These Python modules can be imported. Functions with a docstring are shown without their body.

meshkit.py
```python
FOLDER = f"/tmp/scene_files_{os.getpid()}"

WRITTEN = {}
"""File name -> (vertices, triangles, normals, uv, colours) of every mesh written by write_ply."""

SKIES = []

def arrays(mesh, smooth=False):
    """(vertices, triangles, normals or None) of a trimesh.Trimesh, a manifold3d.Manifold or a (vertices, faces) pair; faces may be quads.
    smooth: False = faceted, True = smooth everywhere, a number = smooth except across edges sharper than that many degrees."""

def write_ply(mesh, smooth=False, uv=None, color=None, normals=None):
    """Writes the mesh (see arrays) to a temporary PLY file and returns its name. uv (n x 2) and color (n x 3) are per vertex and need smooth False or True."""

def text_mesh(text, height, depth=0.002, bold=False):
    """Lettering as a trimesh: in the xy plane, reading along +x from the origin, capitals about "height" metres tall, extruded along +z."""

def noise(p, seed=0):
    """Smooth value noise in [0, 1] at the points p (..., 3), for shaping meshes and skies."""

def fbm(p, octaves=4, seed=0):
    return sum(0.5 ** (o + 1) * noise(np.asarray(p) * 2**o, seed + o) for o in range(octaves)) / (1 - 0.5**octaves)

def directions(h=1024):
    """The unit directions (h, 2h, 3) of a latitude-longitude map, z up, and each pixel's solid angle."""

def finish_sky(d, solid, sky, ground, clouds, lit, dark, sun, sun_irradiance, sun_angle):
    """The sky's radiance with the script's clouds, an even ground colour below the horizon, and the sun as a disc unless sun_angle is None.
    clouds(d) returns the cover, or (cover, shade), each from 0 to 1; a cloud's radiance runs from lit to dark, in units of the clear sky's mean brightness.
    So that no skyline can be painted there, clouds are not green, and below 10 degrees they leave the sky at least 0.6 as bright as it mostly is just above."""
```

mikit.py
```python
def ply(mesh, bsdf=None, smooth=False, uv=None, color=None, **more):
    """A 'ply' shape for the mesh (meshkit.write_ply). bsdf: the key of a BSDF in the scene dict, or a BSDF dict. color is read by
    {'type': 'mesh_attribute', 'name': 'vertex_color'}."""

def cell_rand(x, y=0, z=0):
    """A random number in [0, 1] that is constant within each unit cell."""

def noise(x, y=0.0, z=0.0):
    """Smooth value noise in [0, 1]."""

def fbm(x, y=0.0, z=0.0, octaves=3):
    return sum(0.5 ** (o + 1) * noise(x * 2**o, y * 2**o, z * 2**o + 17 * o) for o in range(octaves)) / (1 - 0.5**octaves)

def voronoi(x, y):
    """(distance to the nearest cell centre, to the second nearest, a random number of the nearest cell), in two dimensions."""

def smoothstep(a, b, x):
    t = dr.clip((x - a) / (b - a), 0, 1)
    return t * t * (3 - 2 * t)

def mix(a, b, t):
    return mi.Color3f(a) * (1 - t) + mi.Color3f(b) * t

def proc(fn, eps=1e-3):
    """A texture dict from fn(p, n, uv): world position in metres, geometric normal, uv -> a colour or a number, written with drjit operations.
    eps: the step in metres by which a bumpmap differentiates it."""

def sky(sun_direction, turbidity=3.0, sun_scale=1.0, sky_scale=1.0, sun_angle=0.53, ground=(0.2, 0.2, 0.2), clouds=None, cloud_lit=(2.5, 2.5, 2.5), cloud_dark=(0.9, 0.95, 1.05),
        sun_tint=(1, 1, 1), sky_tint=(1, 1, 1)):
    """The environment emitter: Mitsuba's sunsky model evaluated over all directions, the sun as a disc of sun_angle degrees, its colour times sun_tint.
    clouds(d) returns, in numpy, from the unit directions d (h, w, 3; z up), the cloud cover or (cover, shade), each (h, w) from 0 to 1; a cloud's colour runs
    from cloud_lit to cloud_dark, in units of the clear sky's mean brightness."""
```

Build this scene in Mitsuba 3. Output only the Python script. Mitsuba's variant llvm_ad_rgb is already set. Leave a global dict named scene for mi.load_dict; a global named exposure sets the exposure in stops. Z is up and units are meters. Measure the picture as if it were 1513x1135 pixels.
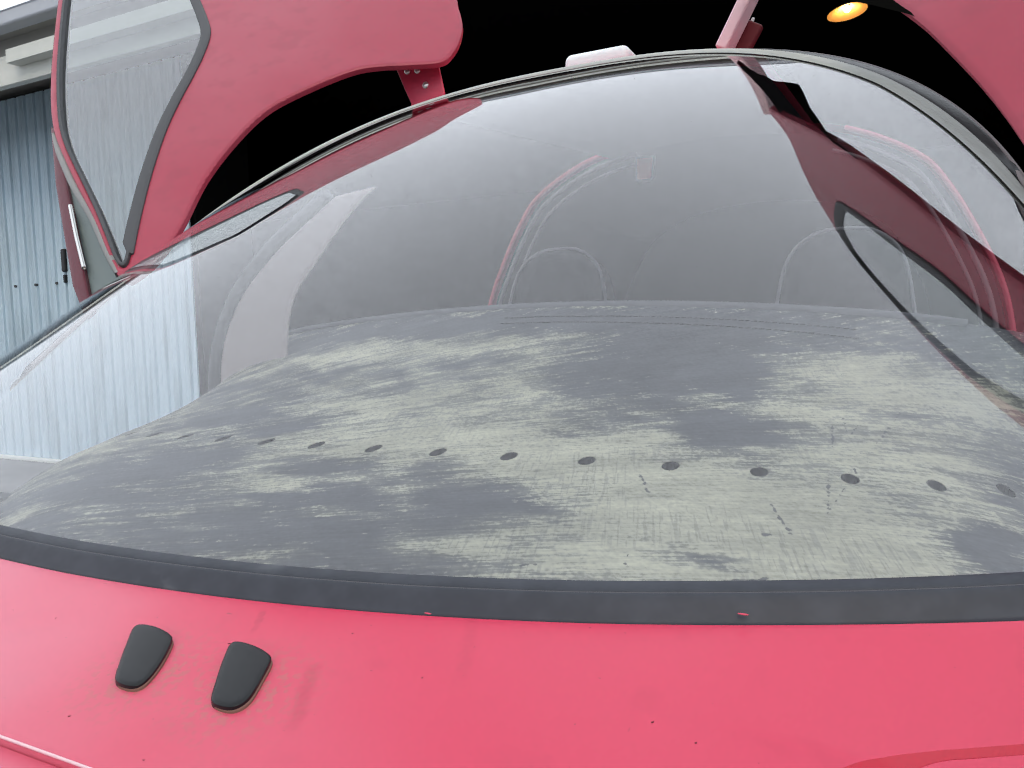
import math
import numpy as np
import trimesh
import drjit as dr
import mitsuba as mi
from scipy.spatial import Delaunay
from shapely.geometry import Polygon, Point, LineString
from shapely.affinity import translate
from shapely import contains_xy, distance as sh_distance, points as sh_points
import meshkit
import mikit
from mikit import proc, noise, fbm, smoothstep, mix, cell_rand

T = mi.ScalarTransform4f
# ------------------------------------------------------------------ camera, sky, exposure
CAM = np.array([0.49006, -0.62263, 0.12282])
FWD = np.array([-0.44262926, 0.89321251, -0.07906165])
UPV = np.array([-0.01239833, 0.08206447, 0.9965499])
exposure = 2.35
scene, labels = {"type": "scene"}, {}
scene["camera"] = {"type": "perspective", "fov": math.degrees(2 * math.atan(756.5 / 1120.0)), "fov_axis": "x", "near_clip": 0.02, "far_clip": 400.0,
                   "to_world": T().look_at(origin=CAM.tolist(), target=(CAM + FWD).tolist(), up=UPV.tolist())}


def overcast(d):
    n = meshkit.fbm(d * np.array([3.0, 3.0, 5.0]), 4, 3)
    return np.ones(d.shape[:2]), np.clip(1 - np.maximum(d[..., 2], 0) + (n - 0.5) * 0.25, 0, 1)


scene["sky"] = mikit.sky((0.35, -0.75, 0.75), turbidity=3, sun_scale=0.1, sun_angle=25, clouds=overcast, cloud_lit=(3.08, 3.26, 3.56), cloud_dark=(2.1, 2.22, 2.42))
rng = np.random.default_rng(7)


# ------------------------------------------------------------------ helpers
def two(b):
    return {"type": "twosided", "bsdf": b}


def rgb(c):
    return {"type": "rgb", "value": list(map(float, c))}


def prin(color, rough=0.5, spec=0.5, metal=0.0, coat=0.0, coat_gloss=0.9):
    b = {"type": "principled", "base_color": color if isinstance(color, dict) else rgb(color), "roughness": rough, "specular": spec}
    if metal:
        b["metallic"] = metal
    if coat:
        b["clearcoat"], b["clearcoat_gloss"] = coat, coat_gloss
    return two(b)


def numbered(key):
    if key not in scene and key not in labels:
        return key
    k = 1
    while f"{key}_{k:03d}" in scene or f"{key}_{k:03d}" in labels:
        k += 1
    return f"{key}_{k:03d}"


def put(key, mesh, bsdf, smooth=False, label=None, cat=None, kind=None, group=None, **more):
    key = numbered(key)
    scene[key] = mikit.ply(mesh, bsdf, smooth, **more)
    tag(key, label, cat, kind, group)
    return key


def tag(key, label=None, cat=None, kind=None, group=None):
    e = {k: v for k, v in (("label", label), ("category", cat), ("kind", kind), ("group", group)) if v}
    if e:
        labels[key] = e


def cat(ms):
    return trimesh.util.concatenate(ms)


def box(x0, x1, y0, y1, z0, z1):
    return trimesh.creation.box(bounds=[[x0, y0, z0], [x1, y1, z1]])


def grid_mesh(P, wrap=False):
    a, b = P.shape[:2]
    i = np.arange(a * b).reshape(a, b)
    if wrap:
        i = np.hstack([i, i[:, :1]])
    f = np.vstack([np.stack([i[:-1, :-1], i[1:, :-1], i[1:, 1:]], -1).reshape(-1, 3), np.stack([i[:-1, :-1], i[1:, 1:], i[:-1, 1:]], -1).reshape(-1, 3)])
    return trimesh.Trimesh(P.reshape(-1, 3), f, process=False)


def dense(p, n=200):
    p = np.asarray(p, float)
    s = np.r_[0, np.cumsum(np.linalg.norm(np.diff(p, axis=0), axis=1))]
    t = np.linspace(0, s[-1], n)
    return np.stack([np.interp(t, s, p[:, k]) for k in range(p.shape[1])], -1)


def spline(p, n=200, closed=False):
    """Catmull-Rom through the points."""
    p = np.asarray(p, float)
    q = np.vstack([p[-1], p, p[:2]]) if closed else np.vstack([2 * p[0] - p[1], p, 2 * p[-1] - p[-2]])
    out = []
    m = len(q) - 3
    for u in np.linspace(0, m, n, endpoint=not closed):
        i = min(int(u), m - 1)
        t = u - i
        a, b, c, e = q[i:i + 4]
        out.append(0.5 * (2 * b + (c - a) * t + (2 * a - 5 * b + 4 * c - e) * t * t + (3 * b - a - 3 * c + e) * t ** 3))
    return np.array(out)


def tube(path, r, n=10, closed=False, squash=1.0, ref=(0, 0, 1)):
    path = np.asarray(path, float)
    r = np.broadcast_to(r, len(path))
    tan = np.gradient(path, axis=0) if not closed else np.roll(path, -1, 0) - np.roll(path, 1, 0)
    tan /= np.linalg.norm(tan, axis=1, keepdims=True) + 1e-12
    a = np.cross(tan, np.asarray(ref, float))
    a /= np.linalg.norm(a, axis=1, keepdims=True) + 1e-12
    b = np.cross(a, tan)
    th = np.linspace(0, 2 * np.pi, n, endpoint=False)
    P = path[:, None] + r[:, None, None] * (a[:, None] * np.cos(th)[None, :, None] + squash * b[:, None] * np.sin(th)[None, :, None])
    if closed:
        P = np.concatenate([P, P[:1]], 0)
        return grid_mesh(P, True)
    m = grid_mesh(P, True)
    k = len(path)
    v = np.vstack([m.vertices, path[:1], path[-1:]])
    c0, c1 = len(v) - 2, len(v) - 1
    caps = [[c0, (j + 1) % n, j] for j in range(n)] + [[c1, (k - 1) * n + j, (k - 1) * n + (j + 1) % n] for j in range(n)]
    return trimesh.Trimesh(v, np.vstack([m.faces, caps]), process=False)


def plate(outer, holes, frame, thick, step=0.025, rnd=0.006, bulge=None):
    """A sheet of metal on a frame (origin, e1, e2, normal): 2-D outline with holes, rounded front edge, real thickness."""
    o, e1, e2, nn = frame
    poly = Polygon(outer, holes).buffer(0)
    rings = []
    for off in (0.0, rnd * 0.3, rnd, rnd * 2):
        g = poly.buffer(-off) if off else poly
        for gg in getattr(g, "geoms", [g]):
            for ring in [gg.exterior, *gg.interiors]:
                L = ring.length
                k = max(12, int(L / (step * 0.3)))
                rings.append(np.array([ring.interpolate(L * j / k).coords[0] for j in range(k)]))
    x0, y0, x1, y1 = poly.bounds
    gx, gy = np.meshgrid(np.arange(x0, x1, step), np.arange(y0, y1, step))
    gp = np.stack([gx.ravel(), gy.ravel()], -1) + rng.uniform(-0.1, 0.1, (gx.size, 2)) * step
    inner = poly.buffer(-rnd * 2 - step * 0.3)
    gp = gp[contains_xy(inner, gp[:, 0], gp[:, 1])]
    pts = np.vstack(rings + [gp])
    pts = pts[np.unique(np.round(pts, 5), axis=0, return_index=True)[1]]
    tri = Delaunay(pts).simplices
    c = pts[tri].mean(1)
    big = poly.buffer(1e-4)
    tri = tri[contains_xy(big, c[:, 0], c[:, 1])]
    a = pts[tri]
    area = (a[:, 1, 0] - a[:, 0, 0]) * (a[:, 2, 1] - a[:, 0, 1]) - (a[:, 1, 1] - a[:, 0, 1]) * (a[:, 2, 0] - a[:, 0, 0])
    tri = tri[np.abs(area) > 1e-9]
    area = area[np.abs(area) > 1e-9]
    tri[area < 0] = tri[area < 0][:, ::-1]
    dist = sh_distance(poly.boundary, sh_points(pts))
    h = np.where(dist < rnd * 2, -(rnd * 0.8) * (1 - np.clip(dist / (rnd * 2), 0, 1)) ** 2, 0)
    if bulge is not None:
        h = h + bulge(pts[:, 0], pts[:, 1])
    front = o + pts[:, :1] * e1 + pts[:, 1:] * e2 + h[:, None] * nn
    hb = (bulge(pts[:, 0], pts[:, 1]) if bulge is not None else 0) - thick
    back = o + pts[:, :1] * e1 + pts[:, 1:] * e2 + np.reshape(np.broadcast_to(hb, len(pts)), (-1, 1)) * nn
    n = len(pts)
    f = [tri, tri[:, ::-1] + n]
    e = np.vstack([tri[:, [0, 1]], tri[:, [1, 2]], tri[:, [2, 0]]])
    u, idx, cnt = np.unique(np.sort(e, 1), axis=0, return_index=True, return_counts=True)
    eb = e[idx[cnt == 1]]
    f += [np.stack([eb[:, 1], eb[:, 0], eb[:, 0] + n], -1), np.stack([eb[:, 1], eb[:, 0] + n, eb[:, 1] + n], -1)]
    return trimesh.Trimesh(np.vstack([front, back]), np.vstack(f), process=False)


def rbox(size, r=0.01, centre=(0, 0, 0), R=None):
    import manifold3d as m3
    s = np.array(size) / 2 - r
    sp = m3.Manifold.sphere(r, 16)
    hull = m3.Manifold.batch_hull([sp.translate([a * s[0], b * s[1], c * s[2]]) for a in (-1, 1) for b in (-1, 1) for c in (-1, 1)])
    mm = hull.to_mesh()
    m = trimesh.Trimesh(mm.vert_properties[:, :3], mm.tri_verts, process=False)
    if R is not None:
        M = np.eye(4)
        M[:3, :3] = np.stack(R, 1)
        m.apply_transform(M)
    m.apply_translation(centre)
    return m


# ------------------------------------------------------------------ shapes of the aircraft (measured curves, aircraft axes: x to its left, y aft, z up)
def base_y(x):
    return -0.2938 + 0.2507 * x ** 2 + 0.121 * x ** 4


def base_z(x):
    return -0.0234 + 0.0686 * x ** 2 + 0.0042 * x ** 4


HW, HH, HP, HQ, HY, HR, HZ = 0.629, 0.5113, 0.8092, 0.7542, 0.6244, 0.6151, 0.0432
KS = (0.185, 0.081, -0.326, -0.204, 0.04)


def hoop(th, dy=0.0, grow=0.0):
    c, s = np.cos(th), np.maximum(np.sin(th), 1e-9)
    h = s ** HQ
    return np.stack([(HW + grow) * np.sign(c) * np.abs(c) ** HP, HY + dy - HR * (1 - h), HZ + (HH + grow) * h], -1)


def glass(th, v, lift=0.0):
    th, v = np.broadcast_arrays(np.asarray(th, float), np.asarray(v, float))

    def raw(th, v):
        H = hoop(th)
        c = np.cos(th)
        xb = 0.62 * np.sign(c) * np.abs(c) ** HP
        B = np.stack([xb, base_y(xb), base_z(xb)], -1)
        P = B * (1 - v)[..., None] + H * v[..., None]
        k = v * (1 - v) * ((KS[0] + KS[1] * v) + c ** 2 * (KS[2] + KS[3] * v))
        P = P + k[..., None] * np.array([0, -0.6, 0.8])
        P[..., 0] += KS[4] * c ** 3 * 4 * v * (1 - v)
        return P
    P = raw(th, v)
    if lift:
        e = 1e-3
        a = raw(th + e, v) - raw(th - e, v)
        b = raw(th, np.minimum(v + e, 1)) - raw(th, np.maximum(v - e, 0))
        nn = np.cross(b, a)
        nn /= np.linalg.norm(nn, axis=-1, keepdims=True) + 1e-12
        nn *= np.sign((nn * np.array([0, -0.5, 0.8])).sum(-1, keepdims=True))
        P = P + lift * nn
    return P


def hole_y(x):
    t = x * x
    return 2.69521 * t ** 3 - 0.52427 * t ** 2 + 0.3276 * t


def shield_edge(y):
    return np.interp(y, [-0.30, -0.25, -0.15, 0.0, 0.1, 0.3, 0.5], [0.02, 0.06, 0.18, 0.36, 0.43, 0.48, 0.48])


def shield_z(x, y):
    yb, zb = base_y(x), base_z(x) - 0.012
    y1, z1 = hole_y(x), -0.0385 * x ** 2 - 0.1377 * x ** 4
    y2, z2 = 0.501 - 0.0366 * x * x, 0.1509 - 0.1176 * x * x
    z = zb * (y - y1) * (y - y2) / ((yb - y1) * (yb - y2)) + z1 * (y - yb) * (y - y2) / ((y1 - yb) * (y1 - y2)) + z2 * (y - yb) * (y - y1) / ((y2 - yb) * (y2 - y1))
    e = np.maximum(np.abs(x) - shield_edge(y), 0)
    return z - np.where(x < 0, 1.0, 0.25) * e ** 2


def cowl_z(x, y):
    s = np.maximum(base_y(x) - 0.018 - y, 0)
    side = np.maximum(np.abs(x) - 0.37, 0)
    return base_z(x) - 0.0122 - 0.16 * s - 0.3 * s * s - 1.5 * side ** 2 * np.clip(s / 0.06, 0, 1)
# ---- end of shape functions


# ------------------------------------------------------------------ materials
def pink_fn(p, n, uv):
    big = fbm(p.x * 2.1, p.y * 2.1, p.z * 2.1 + 3, octaves=3)
    fine = fbm(p.x * 40, p.y * 40, p.z * 40, octaves=3)
    c = mix((0.53, 0.030, 0.076), (0.55, 0.060, 0.108), smoothstep(0.35, 0.68, big))
    c = mix(c, (0.40, 0.035, 0.07), 0.15 * smoothstep(0.62, 0.75, fine))
    speck = noise(p.x * 330, p.y * 330, p.z * 330)
    return mix(c, (0.18, 0.03, 0.04), 0.6 * smoothstep(0.955, 0.985, speck))


def cowl_fn(p, n, uv):
    c = pink_fn(p, n, uv)
    # chalky fading on the left flank, rain streaks that start below the windscreen
    chalk = smoothstep(0.36, 0.02, p.x + 1.1 * (p.y + 0.43) + 0.22 * (fbm(p.x * 6, p.y * 9, 1.0) - 0.5))
    c = mix(c, (0.60, 0.25, 0.31), 0.55 * chalk)

    def streak(x0, y0, x1, y1, w, soft):
        dx, dy = x1 - x0, y1 - y0
        L = math.hypot(dx, dy)
        t = ((p.x - x0) * dx + (p.y - y0) * dy) / (L * L)
        d = dr.abs((p.x - x0) * dy - (p.y - y0) * dx) / L + 0.002 * (noise(p.x * 300, p.y * 300, 2.0) - 0.5)
        return smoothstep(w, w * soft, d) * smoothstep(-0.05, 0.12, t) * smoothstep(1.05, 0.7, t)
    grime = 0.5 * streak(0.1767, -0.3130, 0.1883, -0.3340, 0.0028, 0.2) + 0.5 * streak(0.2414, -0.3450, 0.2656, -0.3900, 0.0060, 0.1) + 0.22 * streak(0.297, -0.286, 0.323, -0.345, 0.0060, 0.1)
    c = mix(c, (0.36, 0.03, 0.06), dr.clip(grime, 0, 1) * (0.6 + 0.4 * noise(p.x * 500, p.y * 500, 5.0)))
    rim = mi.Float(0.0)
    for (gx, gy) in [(0.1577, -0.3758), (0.2229, -0.3733)]:
        rim += dr.exp(-dr.square((p.x - gx) / 0.026) - dr.square((p.y - gy) / 0.026))
    grit = smoothstep(0.50, 0.68, fbm(p.x * 420, p.y * 420, 1.0, octaves=3)) * dr.clip(rim, 0, 1)
    c = mix(c, (0.33, 0.15, 0.12), 0.75 * grit)
    return mix(c, (0.42, 0.05, 0.08), 0.3 * dr.clip(rim, 0, 1))


SCUFFS = [(0.3687, -0.035, 0.2025, 0.141, 0.42), (0.0073, 0.1094, 0.2697, 0.1269, 0.22), (0.4841, 0.2813, 0.1183, 0.0833, 0.25), (0.427, -0.1022, 0.1209, 0.0534, 0.3), (-0.106, 0.3418, 0.258, 0.039, 0.55), (-0.3351, 0.3549, 0.108, 0.0471, 0.3), (0.0217, 0.2135, 0.1942, 0.0805, 0.25), (0.2491, 0.3413, 0.0925, 0.1164, -0.9), (0.3358, 0.2773, 0.0326, 0.0474, -0.6), (-0.1018, 0.4397, 0.4878, 0.0288, -0.5), (0.4766, 0.3285, 0.1178, 0.054, 0.75), (0.4215, 0.2153, 0.0949, 0.0381, 0.45), (0.5767, 0.3378, 0.0405, 0.0582, 0.35), (0.3529, 0.1394, 0.0366, 0.0378, -0.65), (0.0801, 0.0348, 0.1251, 0.0578, 0.6), (0.2132, -0.0086, 0.0648, 0.0469, 0.5), (-0.0631, -0.0063, 0.0935, 0.0587, 0.35), (-0.2777, 0.1011, 0.0708, 0.0368, -0.7), (-0.1445, 0.0515, 0.0465, 0.028, -0.7), (-0.1615, -0.0533, 0.041, 0.0245, -0.8), (-0.0009, -0.0581, 0.0435, 0.0235, -0.35), (-0.0185, -0.1032, 0.0521, 0.0251, 0.55), (0.0513, -0.1284, 0.0582, 0.0196, -0.55), (0.1986, -0.0969, 0.048, 0.0329, -0.6), (0.0955, -0.0921, 0.0427, 0.0204, 0.1), (0.2707, 0.0096, 0.062, 0.0391, 0.45), (0.3776, 0.0016, 0.0746, 0.0603, 0.5), (0.4693, 0.1211, 0.0601, 0.073, 0.5), (0.4449, -0.0648, 0.0888, 0.0577, 0.75), (0.3451, -0.1685, 0.0666, 0.0276, 0.6), (0.2415, -0.1855, 0.0661, 0.0271, 0.3), (0.3882, -0.1302, 0.015, 0.0179, -0.45), (0.3604, -0.1442, 0.015, 0.013, -0.3), (0.2883, -0.2191, 0.0767, 0.0068, 0.3), (-0.2213, -0.0895, 0.1017, 0.1262, -0.35), (-0.7453, 0.3679, 0.2518, 0.1612, 0.4), (-0.3878, -0.01, 0.2788, 0.153, 0.3), (-0.21, -0.2103, 0.034, 0.0305, 0.6), (0.0144, -0.2109, 0.067, 0.0235, 0.15), (0.1311, -0.2063, 0.0591, 0.0278, -0.35), (0.5604, -0.0029, 0.0209, 0.063, -0.6), (0.5401, 0.1467, 0.0336, 0.0965, 0.4), (-0.0635, 0.1282, 0.0895, 0.0346, 0.3), (0.1967, 0.1805, 0.045, 0.0585, 0.05), (0.2857, 0.0867, 0.0428, 0.0338, 0.25), (0.5162, 0.2674, 0.0382, 0.0289, -0.25)]
SCRATCH = [(0.412, -0.0204, 0.4304, -0.063, 0.00176), (0.4513, -0.0156, 0.4601, 0.0461, 0.00104), (0.4465, 0.0728, 0.4524, -0.0178, 0.00064), (0.4417, 0.204, 0.4456, 0.14, 0.00096), (0.4506, 0.2157, 0.4566, 0.1808, 0.00104), (0.4656, 0.1019, 0.4699, 0.0691, 0.0008), (0.3886, -0.1717, 0.4252, -0.1374, 0.00176), (0.3882, -0.1698, 0.396, -0.164, 0.0024), (0.3984, -0.1596, 0.4006, -0.1585, 0.0032), (0.4034, -0.1539, 0.4109, -0.1478, 0.0028), (0.3375, -0.1486, 0.3402, -0.1616, 0.0008), (0.3005, 0.0029, 0.3196, -0.0365, 0.00128), (0.4138, -0.0757, 0.418, -0.0732, 0.0032), (0.4587, 0.1735, 0.4664, 0.2123, 0.0008), (0.4824, 0.1717, 0.5035, 0.2594, 0.00096), (0.2796, -0.1911, 0.2869, -0.1859, 0.00096)]


def shield_fn(p, n, uv):
    x, y = p.x, p.y
    wob = fbm(x * 14, y * 14, 2.0, octaves=3) - 0.5
    u, v = x + 0.05 * wob, y + 0.04 * (fbm(x * 11 + 9, y * 17, 5.0) - 0.5)
    f = mi.Float(0.0)
    for (bx, by, rx, ry, a) in SCUFFS:
        f += a * dr.exp(-dr.square((u - bx) / rx) - dr.square((v - by) / ry))
    a, b = 0.90 * x + 0.44 * y, -0.44 * x + 0.90 * y
    streak = fbm(a * 16, b * 110, 1.0, octaves=4) - 0.5
    fine = fbm(a * 55, b * 520, 7.0, octaves=3) - 0.5
    blot = fbm(x * 26, y * 40, 4.0, octaves=5) - 0.5
    speck = fbm(x * 330, y * 330, 3.0, octaves=2) - 0.5
    cross = fbm((x + y) * 420, (x - y) * 60, 3.0, octaves=2) - 0.5
    diag = fbm((0.5 * x - 0.87 * y) * 300, (0.87 * x + 0.5 * y) * 34, 6.0, octaves=3) - 0.5
    wide = smoothstep(-0.05, 0.95, f + 0.10 + 0.75 * blot + 0.45 * streak + 0.25 * fine)
    rag = smoothstep(0.22, 0.62, f + 0.9 * streak + 1.15 * fine + 0.8 * blot + 0.8 * speck + 0.2 * cross)
    smear = fbm(a * 9 + 2.0 * b, b * 30, 12.0, octaves=4) - 0.5
    tone = dr.clip(1.0 + 0.42 * fine + 0.18 * cross + 0.22 * diag + 0.4 * speck + 0.75 * smear, 0.45, 1.4)
    c = mix((0.050, 0.052, 0.059), (0.25, 0.245, 0.195), wide)
    c = mix(c, (0.385, 0.37, 0.27), 0.5 * rag)
    c = c * tone
    lines = smoothstep(0.60, 0.72, fbm((x + 0.3 * y) * 620, (y - 0.2 * x) * 40, 8.0, octaves=2)) * smoothstep(0.45, 0.65, fbm(x * 12, y * 12, 11.0, octaves=2))
    c = mix(c, (0.05, 0.052, 0.06), 0.28 * lines)
    s = mi.Float(0.0)
    for (x0, y0, x1, y1, w) in SCRATCH:
        dx, dy = x1 - x0, y1 - y0
        L2 = dx * dx + dy * dy
        t = dr.clip(((x - x0) * dx + (y - y0) * dy) / L2, 0, 1)
        d = dr.sqrt(dr.square(x - x0 - t * dx) + dr.square(y - y0 - t * dy)) + 0.004 * (noise(x * 260, y * 260, 1.0) - 0.4)
        s = dr.maximum(s, smoothstep(w, w * 0.4, d))
    return mix(c, (0.035, 0.037, 0.045), 0.85 * s)


def rubber_fn(p, n, uv):
    f = fbm(p.x * 60, p.y * 60, p.z * 60, octaves=4)
    g = noise(p.x * 25, p.y * 25, p.z * 25)
    c = mix((0.023, 0.027, 0.036), (0.031, 0.036, 0.047), smoothstep(0.3, 0.75, f))
    return mix(c, (0.13, 0.14, 0.15), 0.5 * smoothstep(0.80, 0.95, g) * smoothstep(0.45, 0.65, f))


def wall_fn(p, n, uv):
    f = fbm(p.x * 0.8, p.z * 0.5, 1.0, octaves=4)
    g = fbm(p.x * 6, p.z * 0.7, 4.0, octaves=3)
    c = mix((0.40, 0.52, 0.60), (0.47, 0.59, 0.66), f)
    return mix(c, (0.22, 0.29, 0.32), 0.35 * smoothstep(0.5, 0.75, g))


def cream_fn(p, n, uv):
    f = fbm(p.x * 1.5, p.y * 3, p.z * 5, octaves=4)
    return mix((0.50, 0.52, 0.47), (0.64, 0.66, 0.62), f)


def olive_fn(p, n, uv):
    f = fbm(p.x * 9, p.y * 9, p.z * 9, octaves=4)
    return mix((0.28, 0.295, 0.27), (0.42, 0.435, 0.405), f)


scene["pink_paint"] = prin(proc(pink_fn), 0.36, 0.5, coat=0.25, coat_gloss=0.75)
scene["cowl_paint"] = prin(proc(cowl_fn), 0.36, 0.34, coat=0.15, coat_gloss=0.8)


def dark_pink_fn(p, n, uv):
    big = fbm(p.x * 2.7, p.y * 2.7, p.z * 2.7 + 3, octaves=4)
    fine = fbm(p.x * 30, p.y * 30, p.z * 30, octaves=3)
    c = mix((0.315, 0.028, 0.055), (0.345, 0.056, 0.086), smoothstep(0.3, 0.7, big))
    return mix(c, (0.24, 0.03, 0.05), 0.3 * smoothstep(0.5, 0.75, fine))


scene["dark_pink"] = prin(proc(dark_pink_fn), 0.40, 0.34, coat=0.15, coat_gloss=0.8)  # darker pink than on the cowling, for doors and rear parts
scene["pale_pink"] = prin((0.66, 0.45, 0.48), 0.4, 0.6, coat=0.3)
scene["stripe_pale"] = prin((0.45, 0.20, 0.17), 0.5, 0.4)
scene["stripe_red"] = prin((0.42, 0.010, 0.030), 0.4, 0.5)
scene["plexiglass"] = {"type": "thindielectric", "int_ior": 1.55, "specular_transmittance": rgb((0.88, 0.91, 0.93))}
scene["door_glass"] = {"type": "thindielectric", "int_ior": 1.72, "specular_transmittance": rgb((0.40, 0.46, 0.445))}
scene["rubber"] = prin(proc(rubber_fn), 0.5, 0.4)
scene["seal_grey"] = prin((0.055, 0.058, 0.062), 0.55, 0.35)
scene["olive_seal"] = prin(proc(olive_fn), 0.55, 0.4)
scene["dark_frame"] = prin((0.028, 0.031, 0.032), 0.35, 0.5)
scene["vinyl"] = prin(proc(shield_fn), 0.62, 0.3)
scene["hole_black"] = prin((0.008, 0.008, 0.009), 0.9, 0.1)
scene["black_plastic"] = prin((0.006, 0.007, 0.008), 0.28, 0.28)
scene["old_sealant"] = prin((0.17, 0.09, 0.07), 0.8, 0.2)
scene["sheet_black"] = two({"type": "diffuse", "reflectance": rgb((0.004, 0.004, 0.0036))})
scene["latch_red"] = prin((0.11, 0.004, 0.010), 0.5, 0.4)
scene["edge_grey"] = prin((0.075, 0.076, 0.084), 0.55, 0.4)
scene["fleck_red"] = prin((0.13, 0.02, 0.03), 0.8, 0.2)
scene["shaded_pink"] = prin((0.10, 0.010, 0.022), 0.4, 0.5)
scene["bead_grey"] = prin((0.22, 0.225, 0.22), 0.5, 0.4)
scene["tape_edge"] = prin((0.075, 0.077, 0.085), 0.6, 0.3)
scene["chrome"] = prin((0.75, 0.74, 0.72), 0.25, 0.6, metal=0.9)
scene["white_plastic"] = prin((0.70, 0.76, 0.765), 0.4, 0.5)
scene["seat_cloth"] = prin((0.012, 0.012, 0.014), 0.8, 0.1)
scene["piping"] = prin((0.11, 0.11, 0.12), 0.6, 0.3)
scene["pale_trim"] = prin((0.30, 0.265, 0.26), 0.7, 0.3)
scene["cabin_dark"] = prin((0.045, 0.047, 0.050), 0.8, 0.1)
scene["panel_green"] = prin((0.14, 0.18, 0.18), 0.4, 0.5)
scene["wall_blue"] = prin(proc(wall_fn), 0.5, 0.4)
scene["cream_metal"] = prin(proc(cream_fn), 0.55, 0.4)
scene["gutter_grey"] = prin((0.42, 0.45, 0.49), 0.5, 0.4)
scene["soffit_brown"] = prin((0.33, 0.33, 0.31), 0.8, 0.2)
scene["roof_metal"] = prin((0.42, 0.45, 0.48), 0.5, 0.4)
scene["hangar_shade"] = prin((0.006, 0.006, 0.006), 0.95, 0.05)  # near-black base puts the deep indoor shade into the surfaces
scene["concrete"] = prin(proc(lambda p, n, uv: mix((0.14, 0.138, 0.14), (0.20, 0.198, 0.20), fbm(p.x * 1.3, p.y * 1.3, 0.0, octaves=5))), 0.9, 0.2)
scene["enamel_inside"] = prin((0.80, 0.58, 0.30), 0.5, 0.4)
scene["dirt"] = prin((0.03, 0.03, 0.03), 0.9, 0.1)

# ------------------------------------------------------------------ setting: ground and the hangar behind
GZ = -1.85
g = trimesh.creation.box(bounds=[[-80, -60, GZ - 0.3], [80, 80, GZ]])
put("ground", g, "concrete", kind="structure", label="grey concrete apron in front of the hangar")

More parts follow.
